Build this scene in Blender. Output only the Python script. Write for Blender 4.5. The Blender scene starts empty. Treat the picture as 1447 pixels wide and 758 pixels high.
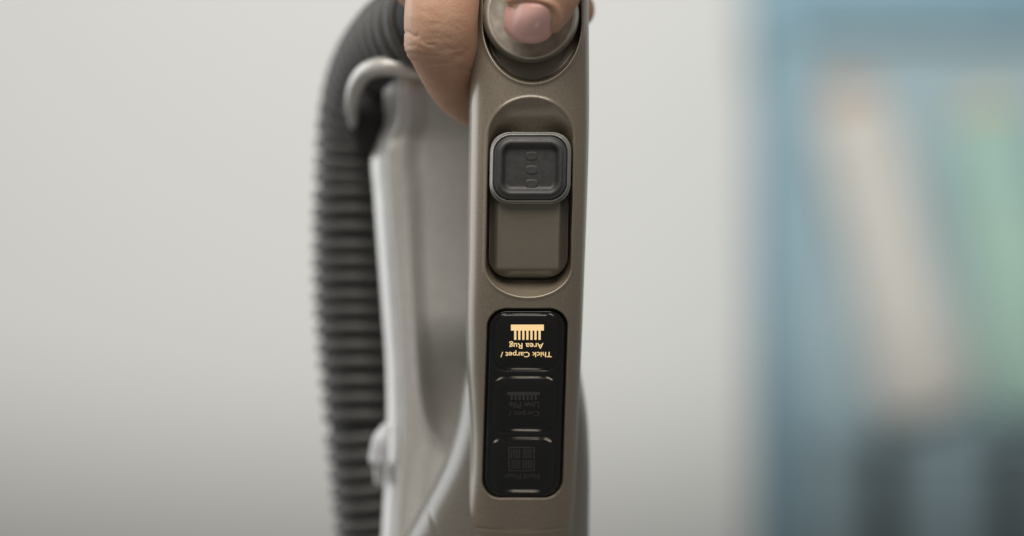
import bpy, math
import numpy as np
from mathutils import Vector, Matrix

# ------------------------------------------------------------------ scene, camera, light
scene = bpy.context.scene
COL = scene.collection
S = 0.0002            # metres per photo pixel on the plane of the handle's front
D = 0.5627            # camera distance to that plane

cam_d = bpy.data.cameras.new('camera')
cam = bpy.data.objects.new('camera', cam_d)
COL.objects.link(cam)
cam.location = (0, -D, 0)
cam.rotation_euler = (math.radians(90), 0, 0)
cam_d.lens = 70.0
cam_d.sensor_width = 36.0
cam_d.clip_start = 0.02
cam_d.clip_end = 50
cam_d.dof.use_dof = True
cam_d.dof.focus_distance = D + 0.003
cam_d.dof.aperture_fstop = 2.75
scene.camera = cam

world = bpy.data.worlds.new('World')
scene.world = world
world.use_nodes = True
bg = world.node_tree.nodes['Background']
bg.inputs[0].default_value = (1.0, 0.97, 0.93, 1)
bg.inputs[1].default_value = 0.185


def area(name, loc, target, sx, sy, power, color, spread=180):
    l = bpy.data.lights.new(name, 'AREA')
    l.shape = 'RECTANGLE'
    l.size, l.size_y = sx, sy
    l.energy = power
    l.color = color
    l.spread = math.radians(spread)
    o = bpy.data.objects.new(name, l)
    COL.objects.link(o)
    o.location = loc
    o.rotation_euler = (Vector(target) - Vector(loc)).to_track_quat('-Z', 'Y').to_euler()
    return o


# soft ceiling light, added left rim light, added wall spot, and a low lamp
area('ceiling_light', (-0.06, -0.38, 0.62), (0, 0.0, 0.05), 0.8, 0.5, 8.0, (1.0, 0.95, 0.88))
area('rim_light', (-1.15, 0.50, 0.30), (0, 0.05, 0.05), 0.9, 1.5, 3.2, (0.93, 0.97, 1.0), 95)  # added rim light standing in for the pale wall's reflection on the edges


def spot(name, loc, target, power, half, blend, radius, color):
    l = bpy.data.lights.new(name, 'SPOT')
    l.energy = power
    l.color = color
    l.spot_size = math.radians(2 * half)
    l.spot_blend = blend
    l.shadow_soft_size = radius
    o = bpy.data.objects.new(name, l)
    COL.objects.link(o)
    o.location = loc
    o.rotation_euler = (Vector(target) - Vector(loc)).to_track_quat('-Z', 'Y').to_euler()


area('low_lamp', (0.03, -0.10, -0.85), (0, 0, 0), 0.16, 0.07, 0.26, (1.0, 0.86, 0.68))
spot('wall_gradient_spot', (0.0, -0.4, 1.2), (0.0, 2.7, 4.5), 303, 79, 0.20, 0.06, (1.0, 0.985, 0.95))  # added spot; its soft cone edge darkens the wall downward

scene.view_settings.view_transform = 'Standard'
scene.view_settings.look = 'None'
scene.view_settings.exposure = 0
scene.view_settings.gamma = 1
scene.view_settings.use_curve_mapping = False
scene.cycles.use_denoising = True
scene.cycles.max_bounces = 8


# ------------------------------------------------------------------ helpers
def W(px, py, Y=0.0):
    """photo coordinate at depth Y (metres behind the handle's front) -> world point"""
    k = (D + Y) / D
    return Vector(((px - 723.5) * S * k, Y, (379 - py) * S * k))


def WA(px, py, Y):
    px = np.asarray(px, float); py = np.asarray(py, float); Y = np.asarray(Y, float)
    k = (D + Y) / D
    return np.stack([(px - 723.5) * S * k, Y, (379 - py) * S * k], -1)


BEND_X = np.arange(-260, 905, 5.0)
_sl = np.interp(BEND_X, [-260, 60, 150, 230, 330, 430, 560, 760], [-0.09, -0.09, -0.06, 0.0, 0.11, 0.22, 0.31, 0.36])
BEND_Y = np.concatenate([[0], np.cumsum((_sl[1:] + _sl[:-1]) / 2 * 5 * S)])
BEND_Y = BEND_Y - np.interp(20, BEND_X, BEND_Y)


def FA(px, py, Y):
    """photo pixels laid on the handle's front, depth measured from it"""
    px, py, Y = np.broadcast_arrays(np.asarray(px, float), np.asarray(py, float), np.asarray(Y, float))
    Y = Y + np.interp(py, BEND_X, BEND_Y)                    # the grip is bowed: top faces up, foot faces down
    k = (D + Y) / D
    return np.stack([(px - 723.5) * S * k, Y, (379 - py) * S * k], -1)


def mesh_from(name, verts, faces, smooth=True):
    me = bpy.data.meshes.new(name)
    me.from_pydata(np.asarray(verts).reshape(-1, 3).tolist(), [], faces if isinstance(faces, list) else faces.tolist())
    me.update()
    if smooth:
        me.shade_smooth()
    return me


def link(name, me, mat, parent=None):
    o = bpy.data.objects.new(name, me)
    COL.objects.link(o)
    if mat and me is not None and not me.materials:
        me.materials.append(mat)
    if parent is not None:
        o.parent = parent
        o.matrix_parent_inverse = parent.matrix_basis.inverted()
    return o


def tag(o, label=None, cat=None, group=None, kind=None):
    if label: o['label'] = label
    if cat: o['category'] = cat
    if group: o['group'] = group
    if kind: o['kind'] = kind
    return o


def empty(name, loc):
    o = bpy.data.objects.new(name, None)
    COL.objects.link(o)
    o.location = loc
    o.empty_display_size = 0.01
    return o


def grid_faces(nr, nc, closed=False, base=0):
    r = np.arange(nr - 1)[:, None]
    if closed:
        c = np.arange(nc)[None, :]
        c2 = (c + 1) % nc
    else:
        c = np.arange(nc - 1)[None, :]
        c2 = c + 1
    a = r * nc + c; b = r * nc + c2; e = (r + 1) * nc + c2; d = (r + 1) * nc + c
    return (np.stack([a, b, e, d], -1).reshape(-1, 4) + base)


def smooth(e0, e1, x):
    t = np.clip((x - e0) / (e1 - e0), 0, 1)
    return t * t * (3 - 2 * t)


def interp(x, pts):
    p = np.array(pts, float)
    # monotone-ish cubic through the points
    xs, ys = p[:, 0], p[:, 1]
    m = np.gradient(ys, xs)
    x = np.clip(np.asarray(x, float), xs[0], xs[-1])
    i = np.clip(np.searchsorted(xs, x) - 1, 0, len(xs) - 2)
    h = xs[i + 1] - xs[i]
    t = (x - xs[i]) / h
    return ((2*t**3 - 3*t**2 + 1) * ys[i] + (t**3 - 2*t**2 + t) * h * m[i]
            + (-2*t**3 + 3*t**2) * ys[i + 1] + (t**3 - t**2) * h * m[i + 1])


def rr_sdf(x, y, cx, cy, hx, hy, r):
    qx = np.abs(x - cx) - hx + r
    qy = np.abs(y - cy) - hy + r
    return np.hypot(np.maximum(qx, 0), np.maximum(qy, 0)) + np.minimum(np.maximum(qx, qy), 0) - r


def ell(x, y, cx, cy, rx, ry):
    """signed pseudo distance to an ellipse (negative inside)"""
    k0 = np.hypot((x - cx) / rx, (y - cy) / ry)
    k1 = np.hypot((x - cx) / rx**2, (y - cy) / ry**2)
    return k0 * (k0 - 1.0) / np.maximum(k1, 1e-6)


def catmull(P, n):
    P = np.asarray(P, float)
    Q = np.vstack([2 * P[0] - P[1], P, 2 * P[-1] - P[-2]])
    out = []
    segs = len(P) - 1
    ts = np.linspace(0, segs, n)
    for t in ts:
        i = min(int(t), segs - 1)
        u = t - i
        p0, p1, p2, p3 = Q[i], Q[i + 1], Q[i + 2], Q[i + 3]
        out.append(0.5 * (2*p1 + (p2 - p0)*u + (2*p0 - 5*p1 + 4*p2 - p3)*u*u + (3*p1 - p0 - 3*p2 + p3)*u**3))
    return np.array(out)


# ------------------------------------------------------------------ materials
def new_mat(name, color, rough=0.5, metal=0.0, **kw):
    m = bpy.data.materials.new(name)
    m.use_nodes = True
    nt = m.node_tree
    b = nt.nodes['Principled BSDF']
    b.inputs['Base Color'].default_value = (*color, 1)
    b.inputs['Roughness'].default_value = rough
    b.inputs['Metallic'].default_value = metal
    for k, v in kw.items():
        b.inputs[k].default_value = v
    return m


def add_noise(m, scale, c1, c2, detail=3.0, rough=None, bump=None, lo=0.35, hi=0.65, coat=None, stretch=None):
    nt = m.node_tree
    b = nt.nodes['Principled BSDF']
    tc = nt.nodes.new('ShaderNodeTexCoord')
    src = tc.outputs['Object']
    if stretch:
        mp = nt.nodes.new('ShaderNodeMapping')
        mp.inputs['Scale'].default_value = stretch
        nt.links.new(src, mp.inputs[0])
        src = mp.outputs[0]
    n = nt.nodes.new('ShaderNodeTexNoise')
    n.inputs['Scale'].default_value = scale
    n.inputs['Detail'].default_value = detail
    nt.links.new(src, n.inputs['Vector'])
    if c1 is not None:
        r = nt.nodes.new('ShaderNodeValToRGB')
        r.color_ramp.elements[0].position = lo
        r.color_ramp.elements[1].position = hi
        r.color_ramp.elements[0].color = (*c1, 1)
        r.color_ramp.elements[1].color = (*c2, 1)
        nt.links.new(n.outputs['Fac'], r.inputs[0])
        nt.links.new(r.outputs[0], b.inputs['Base Color'])
    if rough:
        mr = nt.nodes.new('ShaderNodeMapRange')
        mr.inputs['From Min'].default_value = 0.3
        mr.inputs['From Max'].default_value = 0.7
        mr.inputs['To Min'].default_value = rough[0]
        mr.inputs['To Max'].default_value = rough[1]
        nt.links.new(n.outputs['Fac'], mr.inputs[0])
        nt.links.new(mr.outputs[0], b.inputs['Roughness'])
    if bump:
        bn = nt.nodes.new('ShaderNodeBump')
        bn.inputs['Strength'].default_value = bump[0]
        bn.inputs['Distance'].default_value = bump[1]
        nt.links.new(n.outputs['Fac'], bn.inputs['Height'])
        nt.links.new(bn.outputs[0], b.inputs['Normal'])
    return n


M_wall = new_mat('painted_wall', (0.72, 0.735, 0.715), 0.9)
add_noise(M_wall, 60, (0.722, 0.724, 0.705), (0.742, 0.744, 0.725), bump=(0.15, 0.002))
M_bronze = new_mat('bronze_metallic_paint', (0.23, 0.20, 0.16), 0.42, 0.28)
add_noise(M_bronze, 2600, (0.18, 0.149, 0.110), (0.232, 0.194, 0.145), 2.0, rough=(0.34, 0.44), bump=(0.05, 0.0001))
M_bronze.node_tree.nodes['Principled BSDF'].inputs['Coat Weight'].default_value = 0.7
M_bronze.node_tree.nodes['Principled BSDF'].inputs['Coat Roughness'].default_value = 0.185
M_side = new_mat('grey_bronze_side_paint', (0.27, 0.25, 0.22), 0.42, 0.25)
add_noise(M_side, 2600, (0.13, 0.117, 0.098), (0.17, 0.154, 0.13), 2.0, rough=(0.34, 0.44), bump=(0.05, 0.0001))
M_side.node_tree.nodes['Principled BSDF'].inputs['Coat Weight'].default_value = 0.8
M_side.node_tree.nodes['Principled BSDF'].inputs['Coat Roughness'].default_value = 0.22
M_bronze_dark = new_mat('dark_bronze_track', (0.16, 0.145, 0.12), 0.24, 0.3)
add_noise(M_bronze_dark, 900, (0.175, 0.154, 0.122), (0.183, 0.162, 0.129), 2.0, rough=(0.21, 0.26))
M_button = new_mat('satin_bronze_button', (0.42, 0.39, 0.33), 0.27, 0.45)
add_noise(M_button, 350, (0.38, 0.355, 0.30), (0.46, 0.435, 0.375), 4.0, rough=(0.28, 0.42))
M_silver = new_mat('silver_grey_plastic', (0.42, 0.41, 0.395), 0.33, 0.25)
add_noise(M_silver, 300, (0.56, 0.545, 0.515), (0.60, 0.585, 0.555), 3.0, rough=(0.28, 0.4))
M_silver.node_tree.nodes['Principled BSDF'].inputs['Coat Weight'].default_value = 0.6
M_silver.node_tree.nodes['Principled BSDF'].inputs['Coat Roughness'].default_value = 0.15
M_pale = new_mat('pale_clip_plastic', (0.62, 0.63, 0.66), 0.4)
add_noise(M_pale, 200, (0.6, 0.61, 0.64), (0.65, 0.66, 0.69))
M_rubber = new_mat('charcoal_rubber', (0.045, 0.044, 0.043), 0.48)
add_noise(M_rubber, 700, (0.034, 0.033, 0.032), (0.041, 0.040, 0.039), 4.0, rough=(0.42, 0.55))
M_trim = new_mat('grey_trim', (0.25, 0.245, 0.23), 0.36, 0.5)
add_noise(M_trim, 500, (0.27, 0.262, 0.245), (0.30, 0.292, 0.272))
M_black = new_mat('gloss_black_panel', (0.006, 0.006, 0.006), 0.12)
add_noise(M_black, 60, None, None, rough=(0.08, 0.16))
M_shade = new_mat('cavity_shade_dark', (0.012, 0.011, 0.011), 0.7)  # shade of the opening under the lip, put into the colour
add_noise(M_shade, 300, (0.011, 0.010, 0.010), (0.014, 0.013, 0.013))
M_hose = new_mat('hose_rib_plastic', (0.125, 0.12, 0.115), 0.5)
add_noise(M_hose, 150, (0.053, 0.051, 0.048), (0.07, 0.067, 0.063))
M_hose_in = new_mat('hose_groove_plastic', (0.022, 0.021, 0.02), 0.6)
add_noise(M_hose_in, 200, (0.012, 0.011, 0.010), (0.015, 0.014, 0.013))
M_lit = new_mat('lit_gold_print', (0.12, 0.09, 0.05), 0.5)
M_lit.node_tree.nodes['Principled BSDF'].inputs['Emission Color'].default_value = (1.0, 0.70, 0.33, 1)
M_lit.node_tree.nodes['Principled BSDF'].inputs['Emission Strength'].default_value = 0.88
M_dim = new_mat('unlit_grey_print', (0.055, 0.052, 0.05), 0.5)
add_noise(M_dim, 900, (0.036, 0.034, 0.032), (0.044, 0.041, 0.039))

M_skin = new_mat('skin', (0.50, 0.31, 0.21), 0.48)
b = M_skin.node_tree.nodes['Principled BSDF']
b.inputs['Subsurface Weight'].default_value = 0.35
b.inputs['Subsurface Radius'].default_value = (1.0, 0.35, 0.2)
b.inputs['Subsurface Scale'].default_value = 0.0022
add_noise(M_skin, 55, (0.47, 0.275, 0.18), (0.58, 0.37, 0.255), 6.0, lo=0.3, hi=0.7)
ntk = M_skin.node_tree
tk = ntk.nodes.new('ShaderNodeTexCoord')
n2 = ntk.nodes.new('ShaderNodeTexNoise'); n2.inputs['Scale'].default_value = 260; n2.inputs['Detail'].default_value = 5
mr = ntk.nodes.new('ShaderNodeMapRange'); mr.inputs['From Min'].default_value = 0.42; mr.inputs['From Max'].default_value = 0.72; mr.inputs['To Max'].default_value = 0.42
mxk = ntk.nodes.new('ShaderNodeMix'); mxk.data_type = 'RGBA'
bk = ntk.nodes['Principled BSDF']
old = bk.inputs['Base Color'].links[0].from_socket
ntk.links.new(tk.outputs['Object'], n2.inputs['Vector']); ntk.links.new(n2.outputs['Fac'], mr.inputs[0])
ntk.links.new(mr.outputs[0], mxk.inputs[0]); ntk.links.new(old, mxk.inputs[6])
mxk.inputs[7].default_value = (0.50, 0.24, 0.16, 1)
ntk.links.new(mxk.outputs[2], bk.inputs['Base Color'])
# fine skin relief: cells plus noise
nt = M_skin.node_tree
tc = nt.nodes.new('ShaderNodeTexCoord')
vo = nt.nodes.new('ShaderNodeTexVoronoi'); vo.inputs['Scale'].default_value = 1500
no = nt.nodes.new('ShaderNodeTexNoise'); no.inputs['Scale'].default_value = 420; no.inputs['Detail'].default_value = 4
mx = nt.nodes.new('ShaderNodeMath'); mx.operation = 'ADD'
bn = nt.nodes.new('ShaderNodeBump'); bn.inputs['Strength'].default_value = 0.22; bn.inputs['Distance'].default_value = 0.0003
nt.links.new(tc.outputs['Object'], vo.inputs['Vector']); nt.links.new(tc.outputs['Object'], no.inputs['Vector'])
nt.links.new(vo.outputs['Distance'], mx.inputs[0]); nt.links.new(no.outputs['Fac'], mx.inputs[1])
nt.links.new(mx.outputs[0], bn.inputs['Height']); nt.links.new(bn.outputs[0], b.inputs['Normal'])
M_nail = new_mat('fingernail', (0.56, 0.30, 0.26), 0.26)
add_noise(M_nail, 120, (0.72, 0.42, 0.37), (0.80, 0.50, 0.45), 3.0, lo=0.3, hi=0.7)
b = M_nail.node_tree.nodes['Principled BSDF']
b.inputs['Subsurface Weight'].default_value = 0.185
b.inputs['Subsurface Radius'].default_value = (1.0, 0.4, 0.3)
b.inputs['Subsurface Scale'].default_value = 0.001

M_blue = new_mat('blue_painted_wood', (0.17, 0.33, 0.42), 0.6)
add_noise(M_blue, 12, (0.175, 0.305, 0.375), (0.21, 0.345, 0.42), 4.0)
M_blue_dark = new_mat('slate_blue_panel', (0.17, 0.26, 0.31), 0.7)
add_noise(M_blue_dark, 10, (0.26, 0.36, 0.405), (0.29, 0.395, 0.445), 4.0)
M_back = new_mat('grey_blue_back_panel', (0.33, 0.44, 0.48), 0.7)
add_noise(M_back, 8, (0.31, 0.42, 0.46), (0.35, 0.46, 0.50), 4.0)
M_beige = new_mat('beige_fabric', (0.47, 0.43, 0.37), 0.9)
add_noise(M_beige, 25, (0.54, 0.53, 0.495), (0.62, 0.61, 0.57), 4.0)
M_orange = new_mat('terracotta_fabric', (0.42, 0.25, 0.17), 0.9)
add_noise(M_orange, 25, (0.40, 0.235, 0.16), (0.45, 0.27, 0.185), 4.0)
M_teal = new_mat('sea_green_fabric', (0.24, 0.42, 0.36), 0.9)
add_noise(M_teal, 6, (0.31, 0.47, 0.45), (0.37, 0.54, 0.45), 3.0)
M_sand = new_mat('sand_fabric', (0.5, 0.46, 0.32), 0.9)
add_noise(M_sand, 20, (0.47, 0.43, 0.30), (0.54, 0.50, 0.35), 3.0)
M_post = new_mat('black_painted_post', (0.02, 0.018, 0.016), 0.6)
add_noise(M_post, 30, (0.018, 0.016, 0.014), (0.024, 0.022, 0.02), 3.0)


# ------------------------------------------------------------------ setting: the wall behind
def box(name, x0, x1, y0, y1, z0, z1, mat, parent=None, bev=0.0):
    import bmesh
    bm = bmesh.new()
    bmesh.ops.create_cube(bm, size=1.0)
    for v in bm.verts:
        v.co = Vector(((x0 + x1) / 2 + v.co.x * (x1 - x0), (y0 + y1) / 2 + v.co.y * (y1 - y0), (z0 + z1) / 2 + v.co.z * (z1 - z0)))
    if bev:
        bmesh.ops.bevel(bm, geom=bm.edges[:], offset=bev, segments=2, affect='EDGES')
    me = bpy.data.meshes.new(name)
    bm.to_mesh(me); bm.free()
    return link(name, me, mat, parent)


WALL_Y = 2.72
wall = box('wall', -3.2, 3.2, WALL_Y, WALL_Y + 0.08, -2.0, 2.6, M_wall)
tag(wall, 'plain pale grey wall behind the vacuum handle', 'wall', kind='structure')

# blue shelf unit, far out of focus at the right
k_sh = (D + 2.40) / D * S


def sx(px): return (px - 723.5) * k_sh
def sz(py): return (379 - py) * k_sh


shelf = empty('shelf_unit', (sx(1280), 2.46, sz(1150)))
tag(shelf, 'blurred blue painted shelf unit with black front posts by the wall', 'shelf')
YF, YB = 2.40, 2.52
box('side_panel', sx(1074), sx(1128), YF, YB, sz(1150), sz(41), M_blue, shelf, 0.003)
box('side_panel', sx(1700), sx(1740), YF, YB, sz(1150), sz(41), M_blue, shelf, 0.003)
box('top_board', sx(1066), sx(1748), YF + 0.045, YB, sz(38), sz(-90), M_blue, shelf, 0.003)
box('back_panel', sx(1130), sx(1698), YB - 0.02, YB - 0.005, sz(1148), sz(44), M_back, shelf)
box('shelf_board', sx(1131), sx(1697), YF + 0.012, YB - 0.022, sz(640), sz(612), M_blue_dark, shelf, 0.002)
box('kick_panel', sx(1131), sx(1697), YF + 0.014, YF + 0.03, sz(1148), sz(644), M_blue_dark, shelf, 0.002)
for pxl in (1233, 1413, 1600):
    box('post', sx(pxl - 3), sx(pxl + 31), YF - 0.03, YF + 0.012, sz(1150), sz(618), M_post, shelf, 0.002)


def bolster(name, p0, p1, r0, r1, mat, endmat, label, Y):
    """a stuffed roll leaning in the shelf: lofted along its axis with puckered ends"""
    a, c = Vector((sx(p0[0]), Y, sz(p0[1]))), Vector((sx(p1[0]), Y + 0.015, sz(p1[1])))
    ax = (c - a); L = ax.length; ax.normalize()
    e1 = ax.cross(Vector((0, 1, 0))).normalized(); e2 = ax.cross(e1)
    root = empty(name, c)
    ns, nc = 40, 40
    V = []
    for i in range(ns):
        t = i / (ns - 1)
        r = (r0 + (r1 - r0) * t) * (1 + 0.04 * math.sin(7 * t + 1))
        edge = min(t, 1 - t) * L
        er = 0.05
        if edge < er:
            r *= 0.75 + 0.25 * math.sqrt(max(0, 1 - (1 - edge / er) ** 2))
        for j in range(nc):
            th = 2 * math.pi * j / nc
            rr = r * (1 + 0.025 * math.sin(3 * th + 5 * t) + 0.012 * math.sin(11 * th))
            V.append(a + ax * (t * L) + e1 * (rr * math.cos(th)) + e2 * (rr * 0.5 * math.sin(th)))
    F = grid_faces(ns, nc, True).tolist()
    F.append(list(range(nc)))
    F.append([(ns - 1) * nc + j for j in range(nc - 1, -1, -1)])
    link('cover', mesh_from('cover', [tuple(v) for v in V], F), mat, root)
    # end cap: a shallow dome on the upper end
    V = []
    for i in range(8):
        t = i / 7
        for j in range(nc):
            th = 2 * math.pi * j / nc
            rr = r0 * 0.74 * math.cos(t * math.pi / 2 * 0.97)
            V.append(a - ax * (0.001 + 0.036 * math.sin(t * math.pi / 2)) + e1 * rr * math.cos(th) + e2 * rr * 0.48 * math.sin(th))
    F = grid_faces(8, nc, True).tolist(); F.append([7 * nc + j for j in range(nc - 1, -1, -1)])
    link('end_cap', mesh_from('end_cap', [tuple(v) for v in V], F), endmat, root)
    tag(root, label, 'cushion', 'cushions leaning in the blue shelf')


bolster('bolster_cushion', (1210, 140), (1324, 585), 0.060, 0.078, M_beige, M_orange,
        'blurred beige bolster with a terracotta end leaning in the blue shelf', 2.452)
bolster('bolster_cushion', (1408, 160), (1490, 585), 0.072, 0.08, M_teal, M_sand,
        'blurred sea green bolster leaning in the blue shelf at the right edge', 2.452)

# ------------------------------------------------------------------ the vacuum handle
vac = empty('vacuum_handle', W(740, 900, 0.02))
tag(vac, 'bronze vacuum cleaner handle with round button, slider, black mode panel and ribbed hose', 'vacuum cleaner')

GL = [(-260, 667), (0, 665), (130, 663), (250, 661), (380, 659), (450, 657.5), (510, 659), (560, 662.5), (620, 665), (680, 662), (720, 656), (760, 645), (900, 610)]
GR = [(-260, 832), (0, 832), (200, 832), (300, 829), (380, 826), (460, 823), (560, 819), (700, 813), (900, 804)]
NEXP, GB = 2.6, 0.0125      # cross-section exponent and half depth


def grip_lr(py): return interp(py, GL), interp(py, GR)


def base_Y(px, py):
    l, r = grip_lr(py)
    u = np.clip(np.abs((px - (l + r) / 2) / ((r - l) / 2)), 0, 1)
    return GB * (1 - (1 - u ** NEXP) ** (1 / NEXP))


def axis_x(py): return 752 - 0.0195 * (py - 20)


# recess outlines (signed, pixels; negative inside)
def f_pocket(x, y):
    return np.where(y > 32, ell(x, y, 752, 32, 70, 85), np.abs(x - 752) - 70)


def f_outer(x, y):
    xc = axis_x(y) + 1.5
    hw = 60.5
    t = ell(x, y, 750.1, 195, 60.5, 55.5)
    bt = ell(x, y, 746.6, 376, 60.5, 44)
    return np.where(y < 195, t, np.where(y > 376, bt, np.abs(x - xc) - hw))


def f_inner(x, y):
    xc = axis_x(y) + 1.0
    return rr_sdf(x - xc, y, 0, 291, 57.5, 105, 34)


def disp_cx(y): return 746 - 8.5 * (y - 436) / 268


def f_disp(x, y): return rr_sdf(x - disp_cx(y), y, 0, 570, 57.5, 134.5, 27)


def recess(x, y):
    d = np.zeros_like(x)
    # thumb-button pocket with a proud lip
    p = f_pocket(x, y)
    d += 0.0085 * smooth(0, -3.5, p)
    d -= 0.00045 * np.exp(-((p - 2.0) / 2.6) ** 2)
    # scooped slider bed
    fo, fi = f_outer(x, y), f_inner(x, y)
    t = np.clip(-fo, 0, None) / (np.clip(-fo, 0, None) + np.clip(fi, 0, None) + 1e-6)
    sc = np.where(fo < 0, 0.0072 * (1 - (1 - np.clip(t, 0, 1)) ** 1.3), 0)
    d += np.where(fi < 0, 0, sc)
    d += np.where(fi < 0, 0.0072 + 0.003 * smooth(0, -2, fi), 0)
    d -= 0.0002 * np.exp(-((fo - 2.0) / 2.0) ** 2)
    # display bed
    q = f_disp(x, y)
    d += 0.0022 * smooth(0.3, -1.8, q)
    # bottom seam and a faint moulding line above the slider
    yb = 746 + 4.5 * np.cos((x - 735) / 62.0 * 1.5)
    d += 0.00022 * np.exp(-((y - yb) / 1.3) ** 2) * smooth(660, 668, x) * smooth(806, 798, x)
    d += 0.00009 * np.exp(-((x - 762) / 0.9) ** 2) * smooth(112, 122, y) * smooth(190, 180, y)
    # shallow valley between the front panel and the rounded left shoulder, growing downwards
    v = 0.0 * y
    d += 0.0007 * v * np.exp(-((x - (671 - 0.02 * (y - 540))) / 3.2) ** 2)
    return d


def build_grip():
    # cross-section in arc length
    th = np.linspace(-math.pi / 2, math.pi / 2, 4001)
    hw = 83 * S
    u = np.sign(np.sin(th)) * np.abs(np.sin(th)) ** (2 / NEXP)
    w = np.abs(np.cos(th)) ** (2 / NEXP)
    s = np.concatenate([[0], np.cumsum(np.hypot(np.diff(u * hw), np.diff(w * GB)))])
    n = 210
    si = np.linspace(0, s[-1], n)
    uf = np.interp(si, s, u); wf = np.interp(si, s, w)
    sb = np.linspace(0, s[-1], 40)[1:-1]
    ub = np.interp(sb, s, u)[::-1]; wb = np.interp(sb, s, w)[::-1]
    rows = np.concatenate([np.linspace(-260, -30, 40), np.arange(-28, 772, 1.0), np.linspace(774, 900, 22)])
    l, r = grip_lr(rows)
    cx, h = (l + r) / 2, (r - l) / 2
    end = np.clip((rows + 260) / 60, 0, 1)                      # rounded upper end
    sh = np.sqrt(np.clip(1 - (1 - end) ** 2, 0.02, 1))
    X = cx[:, None] + h[:, None] * sh[:, None] * uf[None]
    Y = GB - GB * sh[:, None] * wf[None]
    R = np.repeat(rows[:, None], n, 1)
    Y = Y + recess(X, R)
    Xb = cx[:, None] + h[:, None] * sh[:, None] * ub[None]
    Yb = GB + GB * 0.9 * sh[:, None] * wb[None]
    Rb = np.repeat(rows[:, None], len(ub), 1)
    P = np.concatenate([FA(X, R, Y), FA(Xb, Rb, Yb)], 1)
    nr, nc = P.shape[:2]
    F = grid_faces(nr, nc, True).tolist()
    F.append(list(range(nc)))
    F.append([(nr - 1) * nc + j for j in range(nc - 1, -1, -1)])
    return mesh_from('grip_body', P, F)


link('grip_body', build_grip(), M_bronze, vac)


def patch(name, rows, xl, xr, nx, Yf, thick, mat, parent):
    """raised plate: front surface follows Yf, sides run straight back by thick"""
    rows = np.asarray(rows, float)
    u = np.linspace(-1, 1, nx)
    u = np.sign(u) * (1 - (1 - np.abs(u)) ** 1.25)
    X = ((xl + xr) / 2)[:, None] + ((xr - xl) / 2)[:, None] * u[None]
    R = np.repeat(rows[:, None], nx, 1)
    Y = Yf(X, R)
    P = FA(X, R, Y)
    nr = len(rows)
    F = grid_faces(nr, nx).tolist()
    # boundary loop
    loop = list(range(nx)) + [i * nx + nx - 1 for i in range(1, nr)] + [(nr - 1) * nx + j for j in range(nx - 2, -1, -1)] + [i * nx for i in range(nr - 2, 0, -1)]
    V = P.reshape(-1, 3)
    B = V[loop].copy()
    base = len(V)
    m = len(loop)
    B2 = B.copy(); B2[:, 1] += thick
    V = np.concatenate([V, B, B2])
    for i in range(m):
        j = (i + 1) % m
        F.append([base + j, base + i, base + m + i, base + m + j])
    F.append([base + m + i for i in range(m)])
    return link(name, mesh_from(name, V, F), mat, parent)


def rr_rows(y0, y1, hx, r, n=60, pw=2.0):
    """rows and half widths of a rounded rectangle (corner exponent pw)"""
    a = np.linspace(0, math.pi / 2, 16)
    c = r * (1 - np.cos(a))
    rows = np.concatenate([y0 + c[:-1], np.linspace(y0 + r, y1 - r, n), (y1 - c[:-1])[::-1]])
    e = np.minimum(rows - y0, y1 - rows)
    t = np.clip((r - e) / r, 0, 1)
    hw = hx - r + r * np.clip(1 - t ** pw, 0, 1) ** (1 / pw)
    return rows, hw


# slider track
rows, hw = rr_rows(262, 391.5, 55.5, 30, 60, 2.2)
def Y_track(x, y):
    u = np.abs(x - axis_x(y) - 1) / 55.5
    edge = smooth(0.66, 1.0, u)
    return 0.0026 + 0.0042 * edge ** 1.4 - 0.0007 * np.exp(-((u - 0.78) / 0.06) ** 2) + 0.0022 * smooth(380, 391, y)
patch('slider_track', rows, axis_x(rows) + 1 - hw, axis_x(rows) + 1 + hw, 120, Y_track, 0.002, M_bronze_dark, vac)

# slider cap: trim ring below, dished charcoal pad above
rows, hw = rr_rows(187, 288, 57.2, 31, 50, 2.4)
cxs = lambda y: axis_x(y) + 1.6
def Y_trim(x, y):
    q = -rr_sdf(x - cxs(y), y, 0, 237.5, 57.2, 50.5, 29)
    return -0.0002 + 0.0016 * (1 - smooth(0, 4.0, q)) + 0.0034 * smooth(4.5, 7, q)
trim = patch('slider_trim', rows, cxs(rows) - hw, cxs(rows) + hw, 140, Y_trim, 0.004, M_trim, vac)
rows, hw = rr_rows(191.4, 284.0, 52.8, 27.5, 70, 2.4)
def Y_cap(x, y):
    q = -rr_sdf(x - cxs(y), y, 0, 237.6, 52.8, 46.3, 26.5)
    Y = -0.0006 + 0.0012 * (1 - smooth(0, 3, q))
    Y = Y - 0.0005 * smooth(5, 9, q)
    Y = Y + 0.0017 * smooth(11, 19, q)
    return Y
cap = patch('slider_cap', rows, cxs(rows) - hw, cxs(rows) + hw, 150, Y_cap, 0.004, M_rubber, vac)


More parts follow.
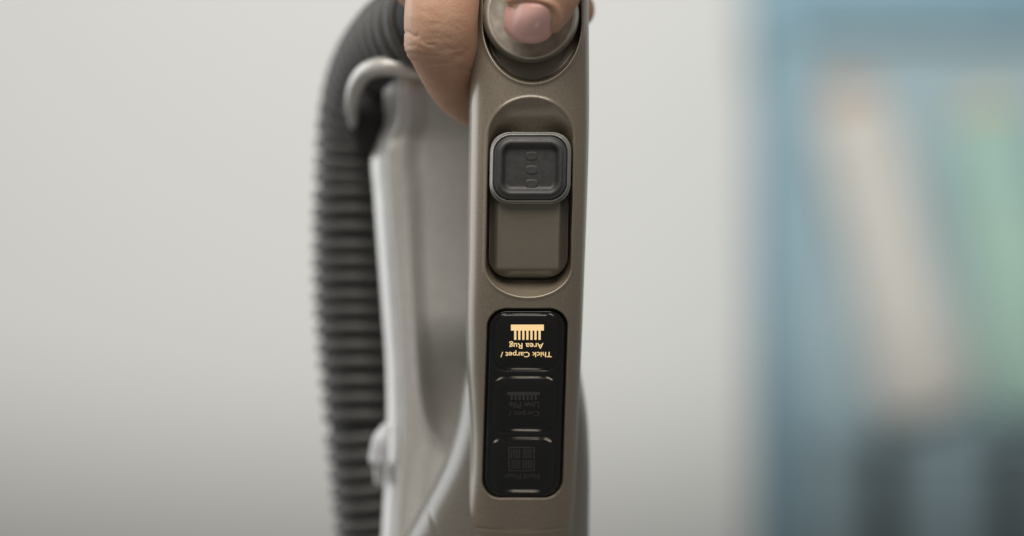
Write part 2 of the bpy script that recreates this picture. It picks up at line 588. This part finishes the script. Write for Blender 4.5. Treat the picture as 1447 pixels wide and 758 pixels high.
def bump_mesh():
    V, n = [], 28
    prof = [(1.0, 0.0), (0.95, -0.10), (0.84, -0.20), (0.68, -0.22), (0.35, -0.20), (0.02, -0.20)]
    for rr, h in prof:
        for j in range(n):
            t = 2 * math.pi * j / n
            cx_, sx_ = math.cos(t), math.sin(t)
            e = 2 / 2.8
            V.append((9.2 * S * rr * math.copysign(abs(cx_) ** e, cx_), h * 0.001, 6.6 * S * rr * math.copysign(abs(sx_) ** e, sx_)))
    F = grid_faces(len(prof), n, True).tolist()
    F.append([(len(prof) - 1) * n + j for j in range(n)])
    return mesh_from('grip_bump', V, F)
bm_me = bump_mesh()
for py in (221, 240.5, 260):
    o = link('grip_bump', bm_me, M_rubber, None)
    o.location = FA(751.2, py, float(Y_cap(np.array(751.0), np.array(float(py)))) + 0.00006)
    o.parent = cap
    o.matrix_parent_inverse = cap.matrix_basis.inverted()


# power button: dished disc, lower half slightly tilted
def power_button():
    n = 96
    prof = [(0.01, 0), (0.2, 0), (0.4, 0), (0.6, 0), (0.75, 0), (0.88, 0), (0.925, -0.0002), (0.955, -0.00035), (0.98, -0.0002), (1.0, 0.0002), (1.02, 0.0010), (1.075, 0.0040), (1.085, 0.0047), (1.085, 0.0105)]
    V = []
    for rr, dy in prof:
        for j in range(n):
            t = 2 * math.pi * j / n
            x, z = math.cos(t) * rr, math.sin(t) * rr
            Y = -0.0010 + dy
            if rr < 0.93:
                Y += 0.0006 * (1 - (rr / 0.93) ** 2) + 0.00035 * max(0, -z - 0.17)
            V.append(FA(750 + 63 * x, 21 - 63 * z, Y))
    F = grid_faces(len(prof), n, True).tolist()
    F.append(list(range(n)))
    return mesh_from('power_button', np.array(V), F)
link('power_button', power_button(), M_button, vac)

# black mode panel
rows, hw = rr_rows(437.2, 702.8, 56.0, 26, 120)
KEYS = [(484.0, 40.0), (572.5, 38.5), (659.0, 38.5)]
def Y_panel(x, y):
    q = -f_disp(x, y) - 1.4
    Y = base_Y(x, y) + 0.0003 + 0.0011 * (1 - smooth(0, 5, q))
    for (yc, hy) in KEYS:
        s = rr_sdf(x - disp_cx(y) + 1.0, y, 0, yc, 47, hy, 20)
        Y = Y + 0.0007 * smooth(4, -3, s)
    return Y
patch('mode_panel', rows, disp_cx(rows) - hw, disp_cx(rows) + hw, 150, Y_panel, 0.002, M_black, vac)


def flat_print(name, polys, Yf, mat, parent, lift=0.00007):
    """printed mark: polygons in photo pixels laid on the surface Yf"""
    V, F = [], []
    cells = []
    for (p0, p1, p2, p3) in polys:
        nx = max(1, int((p1[0] - p0[0]) / 4)); ny = max(1, int((p0[1] - p3[1]) / 4))
        for i in range(nx):
            for j in range(ny):
                xa = p0[0] + (p1[0] - p0[0]) * i / nx; xb = p0[0] + (p1[0] - p0[0]) * (i + 1) / nx
                ya = p0[1] + (p3[1] - p0[1]) * j / ny; yb = p0[1] + (p3[1] - p0[1]) * (j + 1) / ny
                cells.append([(xa, ya), (xb, ya), (xb, yb), (xa, yb)])
    for poly in cells:
        b0 = len(V)
        for (x, y) in poly:
            V.append(FA(x, y, float(Yf(np.array(float(x)), np.array(float(y)))) - lift))
        F.append(list(range(b0, b0 + len(poly))))
    return link(name, mesh_from(name, np.array(V), F, False), mat, parent)


def rect(x0, x1, y0, y1): return [(x0, y1), (x1, y1), (x1, y0), (x0, y0)]


def lettering(text, x0, x1, y0, y1, Yf, mat, parent, bold=0.0):
    """upside-down (rotated by half a turn) line of text fitted to a pixel box"""
    cu = bpy.data.curves.new('lettering', 'FONT')
    cu.body = text
    cu.offset = bold
    to = bpy.data.objects.new('lettering_source', cu)
    COL.objects.link(to)
    dg = bpy.context.evaluated_depsgraph_get()
    me = bpy.data.meshes.new_from_object(to.evaluated_get(dg))
    bpy.data.objects.remove(to)
    co = np.array([v.co[:] for v in me.vertices])
    lo, hi = co.min(0), co.max(0)
    px = x1 - (co[:, 0] - lo[0]) / (hi[0] - lo[0]) * (x1 - x0)
    py = y0 + (co[:, 1] - lo[1]) / (hi[1] - lo[1]) * (y1 - y0)
    P = FA(px, py, Yf(px, py) - 0.00007)
    for v, p in zip(me.vertices, P):
        v.co = p
    me.name = 'lettering'
    me.materials.clear()
    return link('lettering', me, mat, parent)


def mode_key(yc, hy):
    rows, hw = rr_rows(yc - hy, yc + hy, 46.5, 21, 50, 2.3)
    cx = disp_cx(rows) - 1.0
    def Yk(x, y):
        q = -rr_sdf(x - disp_cx(y) + 1.0, y, 0, yc, 46.5, hy, 20)
        dome = 1 - np.exp(-np.clip(q, 0, None) / 8.5)
        return base_Y(x, y) + 0.0010 - 0.0013 * dome
    o = patch('mode_button', rows, cx - hw, cx + hw, 110, Yk, 0.001, M_black, vac)
    return o, Yk


def comb(x0, x1, yb, yt, ye, mat, Yf, parent):
    polys = [rect(x0, x1, yb, yt)]
    n = 7
    a, c = x0 + 3.2, x1 - 3.2
    for i in range(n):
        xc = a + (c - a) * (i + 0.5) / n
        polys.append(rect(xc - 1.55, xc + 1.55, yt, ye))
    flat_print('icon', polys, Yf, mat, parent)


k1, Yk1 = mode_key(*KEYS[0])
tag(k1, 'top mode button with lit gold fringe icon and upside down lettering')
comb(722, 768.5, 459, 467.4, 480.5, M_lit, Yk1, k1)
lettering('Area Rug', 719.5, 768, 482.5, 493, Yk1, M_lit, k1, 0.012)
lettering('Thick Carpet /', 707.3, 779.5, 495.3, 505, Yk1, M_lit, k1, 0.012)
k2, Yk2 = mode_key(*KEYS[1])
tag(k2, 'middle mode button with unlit grey fringe icon')
comb(717, 763, 554, 558.5, 565.5, M_dim, Yk2, k2)
lettering('Low Pile', 719, 762, 568, 577, Yk2, M_dim, k2, 0.008)
lettering('Carpet /', 719, 762, 579, 588.5, Yk2, M_dim, k2, 0.008)
k3, Yk3 = mode_key(*KEYS[2])
tag(k3, 'bottom mode button with unlit parquet icon')
polys = []
X0, X1, Y0, Y1 = 718.5, 755.5, 632, 666
for (a, b_, c, d_) in ((X0, X1, Y0, Y0 + 1.5), (X0, X1, Y1 - 1.5, Y1), (X0, X0 + 1.5, Y0 + 1.6, Y1 - 1.6), (X1 - 1.5, X1, Y0 + 1.6, Y1 - 1.6)):
    polys.append(rect(a, b_, c, d_))
xm, ym = (X0 + X1) / 2, (Y0 + Y1) / 2
for i in range(4):
    polys.append(rect(X0 + 3.6 + i * 3.7, X0 + 5.4 + i * 3.7, Y0 + 3.5, ym - 1.2))
    polys.append(rect(xm + 1.8 + i * 3.7, xm + 3.6 + i * 3.7, ym + 1.2, Y1 - 3.5))
    polys.append(rect(xm + 1.5, X1 - 3.5, Y0 + 3.6 + i * 3.3, Y0 + 5.2 + i * 3.3))
    polys.append(rect(X0 + 3.5, xm - 1.5, ym + 1.4 + i * 3.3, ym + 3.0 + i * 3.3))
flat_print('icon', polys, Yk3, M_dim, k3)
lettering('Hard Floor', 712, 762, 669.5, 677.5, Yk3, M_dim, k3, 0.008)


# lower housing that flares back to the left behind the grip
def build_housing():
    HL = [(440, 676), (500, 664), (540, 653), (600, 643), (650, 628), (700, 604), (730, 588), (760, 571), (830, 530), (900, 495)]
    HR = [(440, 806), (500, 816), (540, 823), (580, 829), (640, 832.5), (760, 832), (900, 832)]
    rows = np.concatenate([np.arange(440, 772, 2.0), np.linspace(776, 900, 16)])
    l, r = interp(rows, HL), interp(rows, HR)
    n = 120
    th = np.linspace(0, 2 * math.pi, n, endpoint=False)
    e = 2 / 2.15
    c = np.sign(np.cos(th)) * np.abs(np.cos(th)) ** e
    s = np.sign(np.sin(th)) * np.abs(np.sin(th)) ** e
    up = np.sqrt(np.clip((rows - 436) / 60, 0.05, 1))
    half = 0.019 * up
    yc = 0.042
    X = ((l + r) / 2)[:, None] + ((r - l) / 2)[:, None] * c[None]
    Y = yc + half[:, None] * s[None] + 0 * X
    R = np.repeat(rows[:, None], n, 1)
    # seam running down the flared side
    xs = 602 + (R - 705) * 0.28
    groove = 0.0006 * np.exp(-((X - xs) / 1.5) ** 2) * (R > 700)
    Y = Y + np.where(s[None] < 0, groove, 0)
    P = WA(X, R, Y)
    F = grid_faces(len(rows), n, True).tolist()
    F.append(list(range(n))); F.append([(len(rows) - 1) * n + j for j in range(n - 1, -1, -1)])
    return mesh_from('lower_housing', P, F)
link('lower_housing', build_housing(), M_side, vac)


# rear shell: ridge on the left, deep trough behind the grip, rounded ledge at its foot
def build_shell():
    SL = [(92, 540), (130, 541), (175, 539), (195, 530), (215, 526), (280, 529), (350, 534), (430, 540), (500, 545), (600, 547), (660, 545), (760, 540), (900, 534)]
    rows = np.concatenate([np.arange(92, 772, 3.0), np.linspace(776, 900, 14)])
    l = interp(rows, SL)
    r = np.full_like(l, 790.0)
    n = 150
    a = np.linspace(0, 1, n) ** 1.5
    X = l[:, None] + (r - l)[:, None] * a[None]
    R = np.repeat(rows[:, None], n, 1)
    dx = X - l[:, None]
    ridge_w = interp(rows, [(92, 38), (250, 50), (420, 46), (520, 47), (570, 52), (600, 60), (618, 70), (629, 82), (636, 100), (642, 190), (650, 300), (900, 300)])[:, None]
    Y = 0.060 + 0.018 * np.sqrt(np.clip(1 - np.clip(dx / 22.0, 0, 1), 0, 1))      # rounded left flank
    tr_r = smooth(0, 1, (dx - ridge_w + 6) / (26.0 - 8 * smooth(560, 620, R)))
    xr_line = ridge_w + l[:, None]
    # trough
    Y = Y + (0.003 + 0.015 * smooth(440, 600, R)) * tr_r
    Y = Y - 0.0012 * np.exp(-((dx - ridge_w + 2) / 7.0) ** 2) * smooth(260, 480, R) * (1 - 0.7 * smooth(640, 700, R))
    # moulded shoulder below the hook
    Y = Y + 0.0005 * np.exp(-((R - 205 + 0.35 * dx) / 10.0) ** 2) * smooth(60, 20, dx)
    Y = Y - 0.0095 * smooth(200, 112, R)
    # soft flutes low on the shell
    Y = Y + 0.00025 * np.sin((X + 0.15 * (R - 650)) / 4.6) * smooth(580, 680, R) * smooth(0, 14, dx)
    # nearer camera towards the foot
    Y = Y - 0.003 * smooth(600, 760, R) * smooth(20, 80, dx)
    P = WA(X, R, Y)
    Pb = WA(X[:, ::-1], R, np.full_like(X, 0.0815))
    P = np.concatenate([P, Pb], 1)
    nr, nc = P.shape[:2]
    F = grid_faces(nr, nc, True).tolist()
    F.append(list(range(nc))); F.append([(nr - 1) * nc + j for j in range(nc - 1, -1, -1)])
    return mesh_from('rear_shell', P, F)
link('rear_shell', build_shell(), M_silver, vac)


def tube(name, pts, radii, mat, parent, n=24, m=60, flat=1.0):
    """round tube along world points with hemispherical ends"""
    C = catmull(pts, m)
    Rr = np.interp(np.linspace(0, 1, m), np.linspace(0, 1, len(radii)), radii)
    T = np.gradient(C, axis=0); T /= np.linalg.norm(T, axis=1)[:, None]
    ref = np.array([0, 1.0, 0])
    V = []
    def ring(c, t, r):
        e1 = np.cross(t, ref); e1 /= np.linalg.norm(e1) + 1e-9
        e2 = np.cross(e1, t)
        for j in range(n):
            a = 2 * math.pi * j / n
            V.append(c + e1 * r * math.cos(a) + e2 * r * flat * math.sin(a))
    k = 6
    for i in range(k):
        a = (i + 0.25) / k * math.pi / 2
        ring(C[0] - T[0] * Rr[0] * math.cos(a), T[0], Rr[0] * math.sin(a))
    for i in range(m):
        ring(C[i], T[i], Rr[i])
    for i in range(k - 1, -1, -1):
        a = (i + 0.25) / k * math.pi / 2
        ring(C[-1] + T[-1] * Rr[-1] * math.cos(a), T[-1], Rr[-1] * math.sin(a))
    nr = len(V) // n
    F = grid_faces(nr, n, True).tolist()
    F.append(list(range(n))); F.append([(nr - 1) * n + j for j in range(n - 1, -1, -1)])
    me = mesh_from(name, np.array(V), F)
    if mat is None: return me
    return link(name, me, mat, parent)


def wp(*a): return np.array(W(*a))
tube('collar_lip', [wp(640, 112, 0.056), wp(590, 100, 0.050), wp(548, 94, 0.050), wp(519, 101, 0.055), wp(503, 121, 0.061), wp(497, 150, 0.068), wp(501, 185, 0.078)],
     [12 * S, 14 * S, 15 * S, 14.5 * S, 13 * S, 10 * S, 6 * S], M_silver, vac, flat=1.2)
tube('cavity_shade', [wp(522, 128, 0.078), wp(519, 160, 0.078), wp(520, 200, 0.080)], [0.006, 0.0085, 0.0055], M_shade, vac, flat=0.8)  # added dark body that paints the shade in the opening under the lip
tube('latch_clip', [wp(545, 606, 0.070), wp(538, 622, 0.068), wp(535, 648, 0.069)], [0.0017, 0.0026, 0.0032], M_pale, vac)
tube('latch_stem', [wp(537, 660, 0.076), wp(536, 680, 0.076)], [0.002, 0.0016], M_silver, vac)

# ------------------------------------------------------------------ ribbed hose
hp = [wp(614, 30, 0.046), wp(590, 42, 0.056), wp(560, 63, 0.072), wp(530, 108, 0.094), wp(514, 172, 0.106), wp(509, 245, 0.110),
      wp(506, 330, 0.110), wp(508, 430, 0.110), wp(517, 540, 0.110), wp(529, 660, 0.110), wp(542, 780, 0.110), wp(553, 900, 0.110)]
HR_ = 0.0156
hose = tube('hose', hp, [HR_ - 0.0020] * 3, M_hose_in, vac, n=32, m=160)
C = catmull(hp, 1200)
seg = np.concatenate([[0], np.cumsum(np.linalg.norm(np.diff(C, axis=0), axis=1))])
PITCH = 0.0058
prof = [(-0.38, -0.0022), (-0.32, -0.0006), (-0.16, 0.0), (0.16, 0.0), (0.32, -0.0006), (0.38, -0.0022)]
V = []
for (a_, dr) in prof:
    for j in range(32):
        t = 2 * math.pi * j / 32
        V.append(((HR_ + dr) * math.cos(t), (HR_ + dr) * math.sin(t), a_ * PITCH))
rib_me = mesh_from('rib', V, grid_faces(len(prof), 32, True).tolist())
rib_me.materials.append(M_hose)
s = 0.003
while s < seg[-1] - 0.002:
    c = np.array([np.interp(s, seg, C[:, i]) for i in range(3)])
    c2 = np.array([np.interp(s + 0.001, seg, C[:, i]) for i in range(3)])
    o = bpy.data.objects.new('rib', rib_me)
    COL.objects.link(o)
    q = Vector(c2 - c).to_track_quat('Z', 'Y')
    o.matrix_world = Matrix.Translation(Vector(c)) @ q.to_matrix().to_4x4()
    o.parent = hose
    s += PITCH * (1 + 0.05 * math.sin(s * 410.0) + 0.03 * math.sin(s * 1130.0))


# ------------------------------------------------------------------ the hand
def loft_part(points, radii, m=40, n=28):
    """limb segment: points (px, py, Y), radii (across, deep) in millimetres; rounded ends"""
    P = np.array([wp(*p) for p in points])
    Rr = np.array(radii, float) * 0.001
    C = catmull(P, m)
    R2 = catmull(Rr, m)
    T = np.gradient(C, axis=0); T /= np.linalg.norm(T, axis=1)[:, None]
    # transported frame
    e = np.cross(T[0], [0, 1.0, 0]); e /= np.linalg.norm(e)
    V = []
    frames = []
    for i in range(m):
        e = e - T[i] * np.dot(e, T[i]); e /= np.linalg.norm(e)
        frames.append((e.copy(), np.cross(e, T[i])))
    def ring(c, fr, ra, rb):
        for j in range(n):
            a = 2 * math.pi * j / n
            V.append(c + fr[0] * ra * math.cos(a) + fr[1] * rb * math.sin(a))
    k = 7
    for i in range(k):
        a = (i + 0.2) / k * math.pi / 2
        ring(C[0] - T[0] * R2[0].mean() * math.cos(a), frames[0], R2[0][0] * math.sin(a), R2[0][1] * math.sin(a))
    for i in range(m):
        ring(C[i], frames[i], *R2[i])
    for i in range(k - 1, -1, -1):
        a = (i + 0.2) / k * math.pi / 2
        ring(C[-1] + T[-1] * R2[-1].mean() * math.cos(a), frames[-1], R2[-1][0] * math.sin(a), R2[-1][1] * math.sin(a))
    nr = len(V) // n
    F = grid_faces(nr, n, True).tolist()
    F.append(list(range(n))); F.append([(nr - 1) * n + j for j in range(n - 1, -1, -1)])
    return V, F


LIMBS = [
    # index finger: down the left of the grip, bent at the knuckle, tip behind the grip
    ([(655, -230, 0.030), (636, -120, 0.010), (626, -10, 0.002), (624, 50, 0.004), (641, 106, 0.018), (666, 139, 0.034), (712, 152, 0.044), (775, 150, 0.043)],
     [(9.5, 10), (10.2, 10), (10.5, 9.6), (10.4, 9.4), (9.1, 8.9), (8.1, 8.2), (7.6, 7.6), (6.5, 6.5)]),
    # middle finger, further back, tip just showing past the right edge
    ([(640, -280, 0.055), (606, -160, 0.034), (592, -60, 0.026), (602, -22, 0.032), (650, -6, 0.046), (735, 8, 0.048), (795, 16, 0.041), (812, 14, 0.037)],
     [(10, 10), (10, 10), (9.6, 9.6), (9.4, 9.4), (8.8, 8.8), (8.2, 8.2), (7.4, 7.4), (6.2, 6.2)]),
    # ring finger
    ([(640, -330, 0.075), (600, -230, 0.058), (596, -150, 0.050), (620, -108, 0.052), (690, -96, 0.056), (770, -100, 0.050), (812, -100, 0.040)],
     [(9.5, 9.5), (9.4, 9.4), (9, 9), (8.8, 8.8), (8.2, 8.2), (7.4, 7.4), (6.2, 6.2)]),
    # little finger
    ([(650, -370, 0.088), (612, -300, 0.072), (606, -240, 0.062), (630, -206, 0.058), (690, -198, 0.056), (760, -204, 0.048)],
     [(8.5, 8.5), (8, 8), (7.8, 7.8), (7.5, 7.5), (7, 7), (5.6, 5.6)]),
    # thumb: over the front, pad on the button
    ([(790, -470, 0.060), (838, -330, 0.030), (832, -200, 0.002), (800, -105, -0.0120), (778, -45, -0.0130), (764, -2, -0.0108), (754, 19, -0.0095), (748, 29, -0.0085)],
     [(17, 14), (14, 12.5), (11.5, 10.5), (11.6, 9.6), (11.2, 8.8), (10.4, 7.9), (8.6, 7.4), (6.8, 6.4)]),
    # palm and wrist
    ([(655, -250, 0.045), (672, -330, 0.062), (700, -460, 0.075), (720, -600, 0.080), (735, -760, 0.085), (740, -1000, 0.09)],
     [(16, 17), (26, 18), (30, 18), (27, 18), (25, 20), (30, 26)]),
    ([(655, -300, 0.085), (690, -420, 0.085), (715, -560, 0.082)],
     [(15, 14), (24, 16), (24, 16)]),
]


def build_hand():
    V, F = [], []
    for pts, rad in LIMBS:
        v, f = loft_part(pts, rad)
        b0 = len(V)
        V += [tuple(p) for p in v]
        F += [[i + b0 for i in q] for q in f]
    me = mesh_from('hand_source', np.array(V), F)
    o = bpy.data.objects.new('hand_source', me)
    COL.objects.link(o)
    rm = o.modifiers.new('r', 'REMESH'); rm.mode = 'VOXEL'; rm.voxel_size = 0.0006
    sm = o.modifiers.new('s', 'SMOOTH'); sm.factor = 0.5; sm.iterations = 8
    dg = bpy.context.evaluated_depsgraph_get()
    out = bpy.data.meshes.new_from_object(o.evaluated_get(dg))
    bpy.data.objects.remove(o)
    out.name = 'person'
    n = len(out.vertices)
    co = np.empty(n * 3); out.vertices.foreach_get('co', co); co = co.reshape(-1, 3)
    nm = np.array([v.normal[:] for v in out.vertices])
    k = (D + co[:, 1]) / D
    px = co[:, 0] / (S * k) + 723.5
    py = 379 - co[:, 2] / (S * k)
    disp = np.zeros(n)
    # knuckle creases of the index finger (only on the side towards the viewer)
    front = (nm[:, 1] < 0.25) & (co[:, 1] < 0.03) & (px < 690)
    for (x0, y0, x1, y1, dep, wd) in ((570, 44, 592, 52, 0.38, 1.5), (598, 59, 616, 65, 0.34, 1.5), (570, 72, 620, 80, 0.22, 2.2), (578, 85, 640, 92, 0.20, 2.6),
                                      (600, 97, 645, 99, 0.18, 2.4), (574, 60, 600, 66, 0.14, 2.0), (640, 83, 664, 70, 0.18, 3.0)):
        vx, vy = x1 - x0, y1 - y0
        L2 = vx * vx + vy * vy
        t = ((px - x0) * vx + (py - y0) * vy) / L2
        tc_ = np.clip(t, 0, 1)
        wob = 1.2 * np.sin(t * 9 + x0)
        d_ = np.hypot(px - x0 - tc_ * vx, py - y0 - tc_ * vy + wob)
        fade = np.clip(np.minimum(t + 0.15, 1.15 - t) / 0.3, 0, 1)
        disp -= front * dep * 0.001 * np.exp(-(d_ / wd) ** 2) * fade
    # fine skin lines scattered round the knuckle
    rng = np.random.default_rng(4)
    for _ in range(34):
        cx_, cy_ = rng.uniform(572, 660), rng.normal(72, 26)
        an, ln = rng.normal(0.22, 0.28), rng.uniform(5, 14)
        t = (px - cx_) * math.cos(an) + (py - cy_) * math.sin(an)
        d_ = -(px - cx_) * math.sin(an) + (py - cy_) * math.cos(an)
        disp -= front * 0.00012 * np.exp(-(d_ / 1.7) ** 2) * np.exp(-(t / ln) ** 4)
    # soft swelling of the knuckle
    disp += front * 0.0010 * np.exp(-(((px - 580) / 26) ** 2 + ((py - 70) / 17) ** 2))
    # folds round the thumbnail
    e = nail_f(px, py)
    fr = (nm[:, 1] < 0.2) & (co[:, 1] < 0.004) & (px > 690)
    disp += fr * 0.0007 * np.exp(-((e - 5.0) / 4.0) ** 2) * np.clip((62 - py) / 30, 0, 1)
    disp -= fr * 0.0007 * smooth(1.5, -3, e)
    co = co + nm * disp[:, None]
    out.vertices.foreach_set('co', co.reshape(-1))
    out.update()
    out.shade_smooth()
    return out


NA = np.array([-0.13, 0.9915])          # nail axis (cuticle to tip) in photo pixels
NW = np.array([0.9915, 0.13])
NC = np.array([747.5, 31.0])


def nail_local(x, y):
    a = (x - NC[0]) * NA[0] + (y - NC[1]) * NA[1]
    w = (x - NC[0]) * NW[0] + (y - NC[1]) * NW[1]
    return a, w


def nail_f(x, y):
    a, w = nail_local(x, y)
    ra = np.where(a > 0, 31.0, 29.0)
    ex = np.where(a > 0, 2.25, 3.0)
    k = (np.abs(a / ra) ** ex + np.abs(w / 36.5) ** ex) ** (1 / ex)
    return (k - 1) * 33.0


hand = link('person', build_hand(), M_skin)
tag(hand, 'bare hand gripping the vacuum handle, thumb pressing its round button', 'person')


def build_nail():
    me = hand.data
    from mathutils.bvhtree import BVHTree
    bvh = BVHTree.FromPolygons([v.co[:] for v in me.vertices], [p.vertices[:] for p in me.polygons])
    nr, nc = 22, 64
    V = []
    grid = {}
    camp = Vector((0, -D, 0))
    # fit a smooth surface (quadratic) to the skin under the nail, then raise it
    pts, ys = [], []
    for i in range(nr):
        rr = (i + 0.001) / (nr - 1)
        for j in range(nc):
            t = 2 * math.pi * j / nc
            a, w = math.sin(t), math.cos(t)
            ex = 2.25 if a > 0 else 3.0
            ra = 31.0 if a > 0 else 29.0
            nrm = (abs(a) ** ex + abs(w) ** ex) ** (1 / ex)
            a_, w_ = a / nrm * ra * rr, w / nrm * 36.5 * rr
            x, y = NC + NA * a_ + NW * w_
            pts.append((a_ / 30, w_ / 36, x, y, rr))
    P = np.array(pts)
    for q in P:
        tgt = W(q[2], q[3], -0.01)
        h = bvh.ray_cast(camp, (tgt - camp).normalized())
        ys.append(h[0].y if h[0] is not None and h[0].y < -0.004 and q[4] < 0.9 else np.nan)
    ys = np.array(ys)
    ok = ~np.isnan(ys)
    A = np.stack([np.ones(len(P)), P[:, 0], P[:, 1], P[:, 0]**2, P[:, 0]*P[:, 1], P[:, 1]**2], 1)
    c, *_ = np.linalg.lstsq(A[ok], ys[ok], rcond=None)
    Y = A @ c - 0.0009
    Y += 0.0012 * np.clip((P[:, 4] - 0.82) / 0.18, 0, 1) ** 2
    V = WA(P[:, 2], P[:, 3], Y)
    F = grid_faces(nr, nc, True).tolist()
    F.append(list(range(nc)))
    # free edge turned back so the nail has thickness
    last = V[-nc:].copy()
    cen = V[:nc].mean(0)
    b1 = last + (cen - last) * 0.015; b1[:, 1] += 0.0008
    b2 = cen + (last - cen) * 0.8; b2[:, 1] += 0.0022
    n0 = len(V)
    V = np.concatenate([V, b1, b2])
    F += grid_faces(3, nc, True, n0 - nc).tolist()
    return mesh_from('thumbnail', V, F)


nail = link('thumbnail', build_nail(), M_nail, hand)
tag(nail, 'pink unpolished thumbnail')
